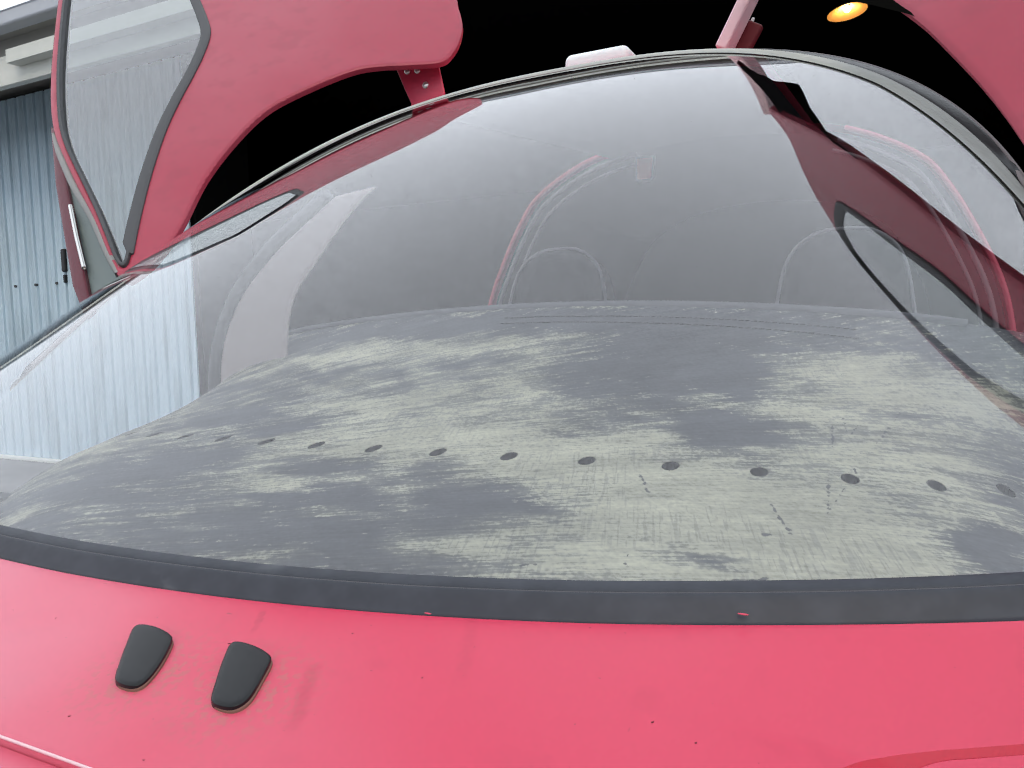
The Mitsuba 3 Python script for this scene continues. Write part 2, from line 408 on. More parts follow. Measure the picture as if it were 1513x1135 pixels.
WY = 5.40          # plane of the hangar front (the sliding doors hang a little further in)
A = "hangar"
tag(A, "blue-grey corrugated metal hangar with cream door track and dark open interior behind the aircraft", "hangar")
X_OPEN, X_RIGHT, X_LEFT = -7.83, 6.5, -24.0
SCOOPS = [[(0.1204, -0.3521), (0.1319, -0.3503), (0.1476, -0.3519), (0.1536, -0.3561), (0.1622, -0.3687), (0.1679, -0.3804), (0.1683, -0.3876), (0.1612, -0.3896), (0.1511, -0.3873), (0.1403, -0.3766), (0.1288, -0.3635)], [(0.1907, -0.3496), (0.202, -0.3483), (0.2162, -0.3502), (0.2211, -0.3545), (0.2264, -0.3659), (0.2311, -0.3775), (0.2304, -0.3842), (0.2248, -0.3868), (0.2141, -0.3848), (0.205, -0.3735), (0.196, -0.3604)]]
STRIPE = [(0.4737, -0.3255), (0.4873, -0.307), (0.509, -0.2901), (0.5262, -0.2789), (0.5462, -0.2657), (0.5537, -0.2619), (0.5484, -0.2671), (0.5235, -0.2837), (0.5088, -0.2943), (0.4897, -0.3134)]
LOWER_EDGE = [(-0.5961, -0.0436), (-0.5716, -0.0546), (-0.4851, -0.1515), (-0.4017, -0.2436), (-0.2965, -0.36), (-0.1902, -0.4776), (-0.1759, -0.4941), (-0.1814, -0.5109), (-0.2444, -0.4549), (-0.3389, -0.349), (-0.4601, -0.2118)]
INNER_PANEL = [(-0.5857, -0.0498), (-0.5004, -0.1276), (-0.3691, -0.2407), (-0.2345, -0.3585), (-0.1757, -0.4107), (-0.1834, -0.4391), (-0.1928, -0.477), (-0.2952, -0.3692), (-0.4249, -0.2232), (-0.5205, -0.1193)]
CHROME = [(-0.9525, 0.3535, 0.3763), (-0.8865, 0.3166, 0.3077), (-0.8228, 0.2832, 0.244)]

# the open front wall: corrugated sliding leaf on the left, black opening, closed wall far right
def ribbed(x0, x1, y, z0, z1, pitch=0.23, depth=0.035):
    xs, ys = [], []
    k = math.ceil(x0 / pitch)
    x = k * pitch
    prof = [(0.0, 0.0), (0.018, depth), (0.045, depth), (0.063, 0.0), (0.14, 0.0), (0.146, 0.006), (0.152, 0.0)]
    while x < x1:
        for dx, dy in prof:
            if x + dx < x1:
                xs.append(x + dx)
                ys.append(y + dy)
        x += pitch
    xs, ys = np.array(xs), np.array(ys)
    zs = np.linspace(z0, z1, 2)
    P = np.stack([np.broadcast_to(xs[:, None], (len(xs), 2)), np.broadcast_to(ys[:, None], (len(xs), 2)), np.broadcast_to(zs[None], (len(xs), 2))], -1)
    Q = P + [0, 0.02, 0]
    return cat([grid_mesh(P), grid_mesh(Q[:, ::-1])])


DOORY = WY + 1.30
put(A + "__sliding_door", ribbed(X_LEFT, X_OPEN, DOORY, GZ + 0.03, 3.75), "wall_blue", label="blue-grey ribbed sliding leaf at the left of the opening")
put(A + "__sliding_door__handle", cat([rbox((0.10, 0.05, 0.34), 0.02, (-10.546, DOORY - 0.012, 1.236)), rbox((0.05, 0.05, 0.12), 0.012, (-10.545, DOORY - 0.012, 0.965))]), "black_plastic")
for bx in (-11.787, -11.273, -10.762):
    c = trimesh.creation.cylinder(0.020, 0.04, sections=12)
    c.apply_transform(trimesh.transformations.rotation_matrix(math.pi / 2, [1, 0, 0]))
    c.apply_translation((bx, DOORY - 0.005, 0.907))
    put(A + "__sliding_door__bolt", c, "seal_grey")
put(A + "__sliding_door__bottom_guide", rbox((19, 0.10, 0.05), 0.008, (X_OPEN - 9.4, DOORY - 0.06, GZ + 0.03)), "cream_metal", 30)
put(A + "__side_wall", ribbed(X_RIGHT, 24, WY + 0.1, GZ, 3.6), "wall_blue")
put(A + "__track_beam", rbox((31, 0.10, 0.36), 0.012, (-8.5, WY, 3.43)), "cream_metal", 30)
# hollow rectangular rail that ends in an open mouth
x0 = -9.13
outer = box(x0, 7.0, WY - 0.20, WY - 0.055, 3.432, 3.588)
rail = cat([box(x0, 7, WY - 0.20, WY - 0.19, 3.432, 3.588), box(x0, 7, WY - 0.189, WY - 0.056, 3.432, 3.442), box(x0, 7, WY - 0.189, WY - 0.056, 3.578, 3.588)])
put(A + "__door_rail", rail, "cream_metal")
put(A + "__door_rail__end_opening", rbox((0.05, 0.128, 0.132), 0.01, (x0 + 0.035, WY - 0.122, 3.51)), "hole_black")
put(A + "__soffit", box(X_LEFT, 8, WY + 0.12, WY + 0.20, 3.612, 3.90), "soffit_brown")
put(A + "__soffit_board", box(X_LEFT, 8, WY - 0.12, WY + 1.6, 3.902, 3.93), "soffit_brown")
# gutter: rolled lip and face
th = np.linspace(-0.5 * math.pi, 0.0, 8)
gy = np.r_[WY - 0.10, WY - 0.24 - 0.03 * np.cos(np.linspace(math.pi / 2, 0, 6)) * 1.0, WY - 0.27, WY - 0.285, WY - 0.27, WY - 0.262]
gz = np.r_[3.835, 3.835 + 0.03 * (1 - np.sin(np.linspace(math.pi / 2, 0, 6))), 3.985, 3.997, 4.004, 3.985]
xs = np.linspace(X_LEFT, 8, 2)
P = np.stack([np.broadcast_to(xs[:, None], (2, len(gy))), np.broadcast_to(gy[None], (2, len(gy))), np.broadcast_to(gz[None], (2, len(gy)))], -1)
put(A + "__gutter", grid_mesh(P), "gutter_grey")
# roof sheet: corrugated, its cut edge shows over the gutter
xs = np.arange(X_LEFT, 8, 0.0192)
cz = 0.020 * np.clip(np.cos(2 * np.pi * xs / 0.23) * 2.2 - 1.0, 0, 1.2)
rows = [(WY - 0.20, 4.012), (WY + 4, 4.40), (WY + 9, 4.88), (WY + 16, 4.2)]
P = np.stack([np.stack([xs, np.full_like(xs, yy), zz + cz], -1) for yy, zz in rows], 1)
put(A + "__roof", cat([grid_mesh(P), grid_mesh(P[:, ::-1] - [0, 0, 0.006])]), "roof_metal")
ends = [rbox((0.075, 0.10, 0.030), 0.012, (k * 0.23, WY - 0.165, 4.022)) for k in range(int(X_LEFT / 0.23), 30)]
put(A + "__roof__shade_blocks", cat(ends), "hole_black", kind="stuff")  # black blocks added as painted shade under the sheet crests
gable = Polygon([(WY + 0.25, GZ), (WY + 0.25, 3.90), (WY + 0.55, 3.935), (WY + 4, 4.305), (WY + 9, 4.785), (WY + 15.6, 4.125), (WY + 15.6, GZ)])


def gable_wall(x):
    m = trimesh.creation.extrude_polygon(gable, 0.1, engine="earcut")
    m.vertices = np.stack([m.vertices[:, 2] + x, m.vertices[:, 0], m.vertices[:, 1]], -1)
    return m


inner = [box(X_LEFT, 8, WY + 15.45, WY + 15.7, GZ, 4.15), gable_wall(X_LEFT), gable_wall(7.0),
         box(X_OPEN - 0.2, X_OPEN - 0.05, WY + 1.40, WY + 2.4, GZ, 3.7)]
put(A + "__lining", cat(inner), "hangar_shade")
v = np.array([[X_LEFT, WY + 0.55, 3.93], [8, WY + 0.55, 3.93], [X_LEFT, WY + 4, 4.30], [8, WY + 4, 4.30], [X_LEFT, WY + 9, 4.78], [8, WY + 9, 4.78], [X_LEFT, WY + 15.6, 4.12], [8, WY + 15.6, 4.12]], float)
put(A + "__ceiling", trimesh.Trimesh(v, [[0, 1, 3], [0, 3, 2], [2, 3, 5], [2, 5, 4], [4, 5, 7], [4, 7, 6]], process=False), "hangar_shade")
put(A + "__floor", box(X_LEFT, 7, WY + 1.6, WY + 15.5, GZ - 0.05, GZ + 0.006), "hangar_shade")

# pendant lamp in the hangar
Lp = "pendant_lamp"
tag(Lp, "lit pendant lamp with a shallow orange-glowing shade hanging in the dark hangar", "lamp")
LC = np.array([0.045, 9.0, 3.52])
prof = np.array([[0.03, 0.085], [0.05, 0.075], [0.10, 0.045], [0.17, 0.018], [0.215, 0.0], [0.219, -0.004]])
tilt = trimesh.transformations.rotation_matrix(math.radians(-7), [0, 1, 0]) @ trimesh.transformations.rotation_matrix(math.radians(-4), [1, 0, 0])


def lathe(prof, n=48):
    a = np.linspace(0, 2 * np.pi, n, endpoint=False)
    P = np.stack([prof[:, None, 0] * np.cos(a)[None], prof[:, None, 0] * np.sin(a)[None], np.broadcast_to(prof[:, None, 1], (len(prof), n))], -1)
    return grid_mesh(P, True)


def placed(m, M=None, at=(0, 0, 0)):
    m = m.copy()
    if M is not None:
        m.apply_transform(M)
    m.apply_translation(at)
    return m


put(Lp + "__shade", placed(lathe(prof + [0, 0.004]), tilt, LC), "black_plastic", True)
put(Lp + "__reflector", placed(lathe(prof[:-1] * [0.985, 1.0]), tilt, LC), "enamel_inside", True)
put(Lp + "__socket", placed(trimesh.creation.cylinder(0.035, 0.10, sections=20), tilt, LC + [-0.008, 0, 0.125]), "black_plastic", 30)
put(Lp + "__cord", trimesh.creation.cylinder(0.008, segment=[LC + [-0.015, 0, 0.17], LC + [-0.015, 0, 0.98]], sections=8), "black_plastic")
put(Lp + "__bulb", placed(trimesh.creation.icosphere(3, 0.036), None, LC + [0, 0, 0.035]), "white_plastic", True, emitter={"type": "area", "radiance": rgb((20, 10.5, 3))})

# ------------------------------------------------------------------ the aircraft
S = "aircraft"
tag(S, "faded pink light aircraft with open gull-wing doors, a large curved windscreen and a scuffed glareshield", "aircraft")

# windscreen
TH = np.linspace(0.03, math.pi - 0.03, 220)
V = np.linspace(0, 1, 90)
put(S + "__windscreen", grid_mesh(glass(TH[:, None], V[None])), "plexiglass", True, label="large curved clear windscreen reflecting the white sky and the raised doors")


def band(w0, w1, height, thL=TH, n=9, flat=0.0):
    """A moulding that runs along the rear edge of the windscreen, w0..w1 metres in from that edge."""
    top = glass(thL, np.ones_like(thL))
    bot = glass(thL, np.full_like(thL, 0.9))
    L = np.linalg.norm(top - bot, axis=1) / 0.1
    P = []
    for t in np.linspace(0, 1, n):
        w = (w0 + (w1 - w0) * t) * (0.62 + 0.38 * np.clip((np.cos(thL) - 0.2) / 0.5, 0, 1) + 1.0 * np.clip((np.abs(np.cos(thL)) - 0.7) / 0.3, 0, 1) * (np.cos(thL) > 0))
        lift = 0.0012 + height * (1 - (2 * t - 1) ** 2) ** 0.6
        P.append(glass(thL, 1 - np.minimum(w / L, 0.6), lift=lift))
    return grid_mesh(np.stack(P, 1))


put(S + "__windscreen__edge_seal", band(0.034, 0.074, 0.004), "olive_seal", True, label="olive-grey rubber moulding along the rear edge of the windscreen")
put(S + "__windscreen__rear_frame", band(0.0, 0.0335, 0.0015), "dark_frame", True)
put(S + "__windscreen__rim", tube(hoop(TH, 0.006, 0.0), 0.0035, 8), "pale_trim", True)

# dirt flecks on the windscreen
fl = []
for k in range(45):
    t, v = rng.uniform(0.25, 2.9), rng.uniform(0.05, 0.97)
    p = glass(np.array([t]), np.array([v]), 0.0006)[0]
    e = 1e-3
    a = glass(np.array([t + e]), np.array([v]))[0] - glass(np.array([t]), np.array([v]))[0]
    b = glass(np.array([t]), np.array([v + e]))[0] - glass(np.array([t]), np.array([v]))[0]
    a, b = a / np.linalg.norm(a), b / np.linalg.norm(b)
    r = rng.uniform(0.0002, 0.00065)
    m = trimesh.creation.icosphere(1, 1.0)
    m.vertices = m.vertices @ (np.stack([a * rng.uniform(0.6, 2), b * rng.uniform(0.6, 2), np.cross(a, b) * 0.4]) * r) + p
    fl.append(m)
put(S + "__windscreen__dirt_fleck", cat(fl), "dirt", kind="stuff")

# gaskets along the foot of the windscreen
XB = np.linspace(-0.60, 0.60, 260)


def sweep_base(sec, wave=0.0):
    sec = spline(np.array(sec), 26)
    B = np.stack([XB, base_y(XB), base_z(XB)], -1)
    w = wave * (meshkit.fbm(np.stack([XB * 7, XB * 0, XB * 0], -1), 3, 5) - 0.5)
    P = B[:, None] + np.stack([np.zeros((len(XB), len(sec))), sec[None, :, 0] + w[:, None] * 0.6, sec[None, :, 1] + 0.25 * w[:, None]], -1)
    return grid_mesh(P)


put(S + "__windscreen__foot_seal", sweep_base([(0.0025, -0.006), (0.0015, 0.0022), (-0.001, 0.0034), (-0.006, 0.0016), (-0.0082, -0.0012), (-0.0085, -0.006)], 0.0016), "rubber", True, label="dark grey rubber seal at the foot of the windscreen")
put(S + "__cowling__sealing_tape", sweep_base([(-0.0075, -0.0015), (-0.0088, 0.0002), (-0.011, -0.0016), (-0.0145, -0.0062), (-0.0170, -0.0098), (-0.0182, -0.0116), (-0.0186, -0.0142)], 0.0022), "rubber", True, label="blue-grey tape strip between the windscreen and the pink cowling")

B_ = np.stack([XB, base_y(XB) - 0.0083, base_z(XB) - 0.0001], -1)
B_ += (0.0016 * (meshkit.fbm(np.stack([XB * 7, XB * 0, XB * 0], -1), 3, 5) - 0.5))[:, None] * np.array([0, 0.6, 0.25])
put(S + "__cowling__tape_edge", tube(B_, 0.0006, 6), "tape_edge", True)

for cx_, cy_, rr_ in [(0.4306, -0.2623, 0.0011), (0.2801, -0.3032, 0.0009)]:
    m = trimesh.creation.icosphere(2, 1.0)
    m.vertices = m.vertices * (np.array([2.4, 0.7, 0.35]) * rr_)
    m.apply_translation((cx_, cy_, float(base_z(cx_)) - 0.0062 - 0.0003))
    put(S + "__cowling__paint_chip", m, "pink_paint", True)

# cowling: rear panel and the nose panel that starts at a transverse joint
XS = np.linspace(-0.72, 0.72, 240)


def cowl_part(y_front, y_back_fn, drop, n):
    rows = []
    for t in np.linspace(0, 1, n):
        y = y_back_fn(XS) * (1 - t) + y_front * t
        rows.append(np.stack([XS, y, cowl_z(XS, y) - drop], -1))
    return np.stack(rows, 1)


P1 = cowl_part(-0.4292, lambda x: base_y(x) - 0.012, 0.0, 60)
edge = P1[:, -1:]
P1 = np.concatenate([P1, edge + [0, -0.0012, -0.0012], edge + [0, -0.0014, -0.010]], 1)
side = lambda P: np.concatenate([P[:1] + [-0.02, 0, -0.12], P[:1] + [0, 0, 0], P, P[-1:] + [0.02, 0, -0.12]], 0)
put(S + "__cowling", grid_mesh(P1), "cowl_paint", True, label="faded pink cowling in front of the windscreen")
P2 = cowl_part(-1.35, lambda x: -0.4314 + 0 * x, 0.0035, 60)
P2 = np.concatenate([P2[:, :1] + [0, 0.0006, -0.008], P2], 1)
put(S + "__nose_panel", grid_mesh(P2), "cowl_paint", True)
put(S + "__cowling__joint_edge", tube(np.stack([XS, np.full_like(XS, -0.4300), cowl_z(XS, np.full_like(XS, -0.4300)) - 0.0005], -1), 0.0007, 8), "pale_pink", True)

fl = []
for k in range(18):
    x, y = rng.uniform(0.0, 0.56), rng.uniform(-0.46, -0.30)
    if y > base_y(x) - 0.03:
        continue
    r = rng.uniform(0.0002, 0.00055)
    m = trimesh.creation.icosphere(1, 1.0)
    m.vertices = m.vertices * (np.array([rng.uniform(0.7, 2.2), 1, 0.5]) * r)
    m.apply_transform(trimesh.transformations.rotation_matrix(rng.uniform(0, 3), [0, 0, 1]))
    m.apply_translation((x, y, float(cowl_z(x, y)) - (0.0035 if y < -0.43 else 0)))
    fl.append(m)
put(S + "__cowling__dirt_fleck", cat(fl), "fleck_red", kind="stuff")

# two small black blisters on the cowling
for outline in SCOOPS:
    o = np.array(outline)
    pg = Polygon(spline(o, 120, closed=True)).buffer(-0.0018).buffer(0.0018)
    fr = (np.zeros(3), np.array([1.0, 0, 0]), np.array([0, 1.0, 0]), np.array([0, 0, 1.0]))
    cx, cy = o.mean(0)
    ax = np.array([0.62, -0.78])

    def dome(u, v, cx=cx, cy=cy, h=0.0022):
        s = (u - cx) * ax[0] + (v - cy) * ax[1]
        w = -(u - cx) * ax[1] + (v - cy) * ax[0]
        return cowl_z(u, v) + h + 0.0026 * np.clip(1 - (w / 0.017) ** 2, -1, 1) - 0.05 * s
    put(S + "__cowling__blister", plate(list(pg.exterior.coords), [], fr, 0.010, 0.003, 0.0012, dome), "black_plastic", 40)
    put(S + "__cowling__blister_sealant", plate(list(translate(pg.buffer(0.0001), 0.0007, -0.0001).exterior.coords), [], fr, 0.004, 0.004, 0.0008, lambda u, v: cowl_z(u, v) + 0.0016), "old_sealant", 40)

stripe = spline(np.array(STRIPE), 120, closed=True)
fr = (np.zeros(3), np.array([1.0, 0, 0]), np.array([0, 1.0, 0]), np.array([0, 0, 1.0]))
put(S + "__cowling__red_band", plate(stripe, [], fr, 0.0004, 0.01, 0.0001, lambda u, v: cowl_z(u, v) + 0.00025), "stripe_red", 40, label="deeper red curved band at the right of the cowling")  # thin raised band in a deeper red

# glareshield with its row of defrost holes
xs = np.linspace(-0.64, 0.64, 160)
outline = np.vstack([np.stack([xs, base_y(xs) + 0.003], -1), np.stack([xs[::-1], 0.501 - 0.0366 * xs[::-1] ** 2], -1)])
HX = [-0.4913, -0.4222, -0.3501, -0.2766, -0.2024, -0.1277, -0.0528, 0.0222, 0.0972, 0.1719, 0.2464, 0.3203, 0.393, 0.4636, 0.5296, 0.5859]
HOLES = [np.array([(hx + 0.0076 * math.cos(a), hole_y(hx) + 0.0118 * math.sin(a)) for a in np.linspace(0, 2 * np.pi, 20, endpoint=False)]) for hx in HX]
put(S + "__glareshield", plate(outline, HOLES, fr, 0.0008, 0.011, 0.0002, shield_z), "vinyl", 60, label="dark grey glareshield scuffed to pale patches")
for hx in HX:
    hy = hole_y(hx)
    a = np.linspace(0, 2 * np.pi, 20, endpoint=False)
    r = np.array([0.0083, 0.0083, 0.0001])
    z = np.array([-0.0004, -0.016, -0.016])
    X_, Y_ = hx + r[:, None] * np.cos(a), hy + 1.5 * r[:, None] * np.sin(a)
    P = np.stack([X_, Y_, shield_z(X_, Y_) + z[:, None]], -1)
    put(S + "__glareshield__defrost_hole", grid_mesh(P, True), "hole_black")
xb = np.linspace(-0.55, 0.58, 120)
yb_ = 0.501 - 0.0366 * xb ** 2
put(S + "__glareshield__rolled_edge", tube(np.stack([xb, yb_, shield_z(xb, yb_) - 0.003], -1), 0.0085, 10), "edge_grey", True)
sl = []
for row in range(2):
    for k in range(58):
        x = -0.05 + k * 0.0088 + row * 0.004
        y = 0.455 - 0.0366 * x * x - row * 0.022
        b = trimesh.creation.box((0.0064, 0.006, 0.001))
        b.apply_translation((x, y, float(shield_z(x, y)) + 0.0002))
        sl.append(b)
put(S + "__glareshield__grille_slot", cat(sl), "hole_black", kind="stuff")


# ------------------------------------------------------------------ doors
def dframe(nv, c):
    nv = np.array(nv, float)
    nv /= np.linalg.norm(nv)
    e1 = np.array([1.0, 0, 0]) - nv * nv[0]
    e1 /= np.linalg.norm(e1)
    return np.array(c, float), e1, np.cross(nv, e1), nv


FL = dframe((0.26, -0.725, 0.64), (-0.565, 0.537, 0.577))
FR = dframe((-0.334, -0.796, 0.504), (0.504, 0.411, 0.524))
LEFT_OUT = [[0.2767, 0.1442], [0.2147, 0.1214], [0.1639, 0.1062], [0.1171, 0.0808], [0.0565, 0.0134], [0.0072, -0.0622], [-0.0121, -0.1508], [-0.0151, -0.2639], [0.0023, -0.3733], [0.0056, -0.433], [0.0012, -0.4736], [-0.0111, -0.5059], [-0.0226, -0.5113], [-0.0441, -0.5013], [-0.0877, -0.462], [-0.1588, -0.3958], [-0.2446, -0.3245], [-0.3162, -0.2615], [-0.3802, -0.2032], [-0.4434, -0.1309], [-0.5226, -0.0247], [-0.6048, 0.0946], [-0.7143, 0.2583], [-0.791, 0.3824], [-0.791, 0.4524], [-0.5886, 0.5831], [-0.3355, 0.7239], [-0.0824, 0.6347], [0.0999, 0.4752], [0.2214, 0.3856], [0.2507, 0.3379], [0.2786, 0.2794], [0.2905, 0.2251], [0.2906, 0.1775]]
LEFT_WIN = [[-0.4338, 0.3876], [-0.3436, 0.2764], [-0.2899, 0.2128], [-0.2456, 0.1524], [-0.2198, 0.081], [-0.2008, 0.0013], [-0.1867, -0.07], [-0.1631, -0.1641], [-0.1228, -0.2811], [-0.0772, -0.393], [-0.0409, -0.4767], [-0.0572, -0.4771], [-0.1037, -0.4339], [-0.1714, -0.3711], [-0.2564, -0.2973], [-0.3231, -0.2391], [-0.3726, -0.1898], [-0.4237, -0.1285], [-0.503, -0.023], [-0.5854, 0.0957], [-0.6945, 0.2585], [-0.7697, 0.382], [-0.7397, 0.442], [-0.6018, 0.4648], [-0.4938, 0.4276]]
RIGHT_OUT = [(-0.135, 0.17), (-0.098, 0.115), (-0.055, 0.035), (-0.02, -0.038), (0.016, -0.106), (0.041, -0.161), (0.075, -0.243), (0.101, -0.32), (0.12, -0.393), (0.14, -0.48), (0.17, -0.56), (0.21, -0.60), (0.26, -0.56),
             (0.34, -0.36), (0.41, -0.08), (0.455, 0.13), (0.49, 0.3), (0.54, 0.7), (0.56, 1.05), (0.53, 1.33), (0.46, 1.40), (0.385, 1.30), (0.25, 1.0), (0.15, 0.8), (0.04, 0.54), (-0.06, 0.28)]
RIGHT_WIN = [(0.145, 0.46), (0.118, 0.33), (0.13, 0.2), (0.152, 0.04), (0.17, -0.16), (0.19, -0.25), (0.205, -0.33), (0.218, -0.45), (0.24, -0.5), (0.29, -0.36), (0.365, -0.08), (0.415, 0.13), (0.45, 0.3), (0.50, 0.7), (0.52, 1.05),
             (0.49, 1.28), (0.44, 1.30), (0.39, 1.22), (0.285, 0.98), (0.21, 0.72)]


def sheet(poly, frame, bulge, off, step=0.03):
    m = plate(list(poly.exterior.coords), [], frame, 0.002, step, 0.0, bulge)
    n = len(m.vertices) // 2
    f = m.faces[(m.faces < n).all(1)]
    return trimesh.Trimesh(m.vertices[:n] + off * frame[3], f, process=False)


def make_door(out, win, frame, bulge, label, thin):
    key = numbered(S + "__door")
    o = Polygon(spline(np.array(out), 260, closed=True)).buffer(0)
    w = Polygon(spline(np.array(win), 220, closed=True)).buffer(0)
    w = w if w.geom_type == "Polygon" else max(w.geoms, key=lambda g: g.area)
    hole = w.buffer(0.001)
    body = o.difference(hole)
    body = body if body.geom_type == "Polygon" else max(body.geoms, key=lambda g: g.area)
    put(key, plate(list(body.exterior.coords), [list(i.coords) for i in body.interiors], frame, 0.012, 0.022, 0.004, bulge), "dark_pink", 45, label=label)
    far = LineString(thin).buffer(0.018)
    ring_o = w.buffer(0.008).difference(far).union(w.buffer(0.002))
    ring_i = w.buffer(-0.013).union(w.buffer(-0.004).intersection(far)).buffer(-0.001).buffer(0.001)
    ring_o, ring_i = (g if g.geom_type == "Polygon" else max(g.geoms, key=lambda q: q.area) for g in (ring_o, ring_i))
    bo = (lambda u, v: bulge(u, v) + 0.005)
    put(key + "__window_seal", plate(list(ring_o.exterior.coords), [list(ring_i.exterior.coords)], frame, 0.030, 0.012, 0.003, bo), "seal_grey", 45)
    put(key + "__window", sheet(w.buffer(-0.004), frame, bulge, -0.008), "door_glass", True)
    return key


bl = lambda u, v: 0.02 * (1 - ((u - -0.35) / 0.6) ** 2)
br = lambda u, v: 0.012 * (1 - ((u - 0.2) / 0.35) ** 2) - 0.02 * (np.maximum(v - 0.3, 0)) ** 2
DL = make_door(LEFT_OUT, LEFT_WIN, FL, bl, "pink gull-wing door raised at the left with a tapering window", LEFT_WIN[10:22])
DR = make_door(RIGHT_OUT, RIGHT_WIN, FR, br, "pink gull-wing door raised high at the right", RIGHT_WIN[8:18])

# added black sheet beside the right door edge, darkens the windscreen reflection there
U_ = dense([(0.2708, 0.7133, 0.6504), (0.2967, 0.6424, 0.6259), (0.332, 0.558, 0.5866), (0.3622, 0.4908, 0.5512), (0.3875, 0.5095, 0.598), (0.4225, 0.5359, 0.6633), (0.4437, 0.5091, 0.635), (0.4723, 0.4692, 0.5907), (0.4964, 0.4247, 0.536), (0.5164, 0.3858, 0.4876), (0.54, 0.3488, 0.4444)], 60)
L_ = dense([(0.2679, 0.737, 0.6548), (0.3025, 0.6579, 0.629), (0.3269, 0.6027, 0.6002), (0.3383, 0.5896, 0.5909), (0.3583, 0.5576, 0.5741), (0.3737, 0.5589, 0.5722), (0.3976, 0.5572, 0.5677), (0.4301, 0.4666, 0.5267), (0.4705, 0.3863, 0.4816), (0.5098, 0.353, 0.4517), (0.5349, 0.3418, 0.4297)], 60)
off_ = np.array([0.0, 0.004, 0.002])
put(DR + "__black_sheet", grid_mesh(np.stack([U_, (U_ + L_) / 2, L_, L_ + off_, (U_ + L_) / 2 + off_, U_ + off_, U_], 1)), "sheet_black", label="added black sheet along the right door edge that darkens the windscreen reflection")

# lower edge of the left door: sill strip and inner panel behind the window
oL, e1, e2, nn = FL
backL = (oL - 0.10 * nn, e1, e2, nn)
put(DL + "__lower_edge", plate(LOWER_EDGE, [], backL, 0.02, 0.012, 0.004), "shaded_pink", 45, label="lower edge of the left door with its shade painted in as dark red")  # dark red base paints in the shade on the pink edge
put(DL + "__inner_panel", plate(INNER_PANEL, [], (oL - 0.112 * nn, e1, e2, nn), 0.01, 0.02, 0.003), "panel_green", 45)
put(DL + "__window_bead", tube(spline([(-0.9548, 0.3311, 0.5099), (-0.9254, 0.3181, 0.4833), (-0.8754, 0.2966, 0.4386), (-0.8136, 0.2721, 0.3857), (-0.7319, 0.2453, 0.3222), (-0.6587, 0.2157, 0.2589), (-0.6063, 0.1973, 0.2168)], 40), np.interp(np.linspace(0, 1, 40), [0, 0.25, 1], [0.003, 0.0085, 0.009]), 10), "bead_grey", True)
put(DL + "__chrome_strip", tube(CHROME, 0.004, 8), "chrome", True)


# hinge arms
def yplate(key, pts, y, thick, bsdf, **k):
    p = np.array(pts)
    frm = (np.array([0, y, 0.0]), np.array([1.0, 0, 0]), np.array([0, 0, 1.0]), np.array([0, -1.0, 0]))
    return put(key, plate(p, [], frm, thick, 0.01, 0.0012), bsdf, 40, **k)


arm = yplate(S + "__hinge_arm", [(-0.432, 0.672), (-0.328, 0.668), (-0.3107, 0.5874), (-0.313, 0.562), (-0.392, 0.568), (-0.390, 0.5786), (-0.4055, 0.6114)], 0.72, 0.005, "pink_paint", label="flat pink hinge arm with three rivets at the left")
for x, z in ((-0.3958, 0.6436), (-0.3712, 0.6409), (-0.353, 0.6086)):
    c = trimesh.creation.icosphere(2, 0.0072)
    c.vertices *= [1, 0.45, 1]
    c.apply_translation((x, 0.7195, z))
    put(arm + "__rivet", c, "chrome", True)
arm2 = put(S + "__hinge_arm", rbox((0.021, 0.05, 0.34), 0.004, (0.3085, 0.765, 0.734), (np.array([0.88, 0, -0.475]), np.array([0, 1.0, 0]), np.array([0.475, 0, 0.88]))), "pale_pink", 40, label="pink hinge arm leaning right at the top of the windscreen, sky sheen painted in as pale pink")  # pale base puts the sky sheen into the arm colour
lt = put(S + "__latch", rbox((0.030, 0.018, 0.056), 0.004, (0.264, 0.802, 0.612), (np.array([0.85, 0, -0.5]), np.array([0, 1.0, 0]), np.array([0.5, 0, 0.85]))), "latch_red", 40, label="dark red latch beside the right hinge arm")
put(lt + "__clip", cat([rbox((0.005, 0.006, 0.020), 0.002, (0.2705, 0.798, 0.636), (np.array([0.9, 0, -0.44]), np.array([0, 1.0, 0]), np.array([0.44, 0, 0.9]))), rbox((0.013, 0.006, 0.004), 0.0015, (0.2765, 0.798, 0.622)), rbox((0.006, 0.006, 0.005), 0.002, (0.278, 0.798, 0.613))]), "white_plastic", 40)

put(S + "__antenna", rbox((0.124, 0.075, 0.034), 0.013, (0.0065, 0.765, 0.602)), "white_plastic", 40, label="white rounded antenna on the roof")

# roof spine between the doors, rear frame, rear cabin shell
ys = np.linspace(0.640, 1.74, 20)
xs = np.linspace(-0.30, 0.30, 24)
zt = lambda x, y: np.interp(y, [0.62, 0.72, 1.74], [0.560, 0.585, 0.69]) - 0.30 * x ** 2
P = np.stack([np.stack([xs, np.full_like(xs, y), zt(xs, y)], -1) for y in ys], 1)
put(S + "__roof_spine", grid_mesh(P), "pink_paint", True)
put(S + "__roof_spine__headliner", grid_mesh(P - [0, 0, 0.025]), "cabin_dark", True)
RH = np.array([(-0.80, -0.10), (-0.79, 0.05), (-0.765, 0.185), (-0.715, 0.312), (-0.635, 0.464), (-0.557, 0.556), (-0.386, 0.645), (-0.18, 0.685), (0, 0.695)])
RH = np.vstack([RH, (RH[:-1] * [-1, 1])[::-1]])
RH = spline(RH, 120)
h3 = lambda sx, y, dz=0: np.stack([RH[:, 0] * sx, np.full(len(RH), y), RH[:, 1] * sx + dz], -1)
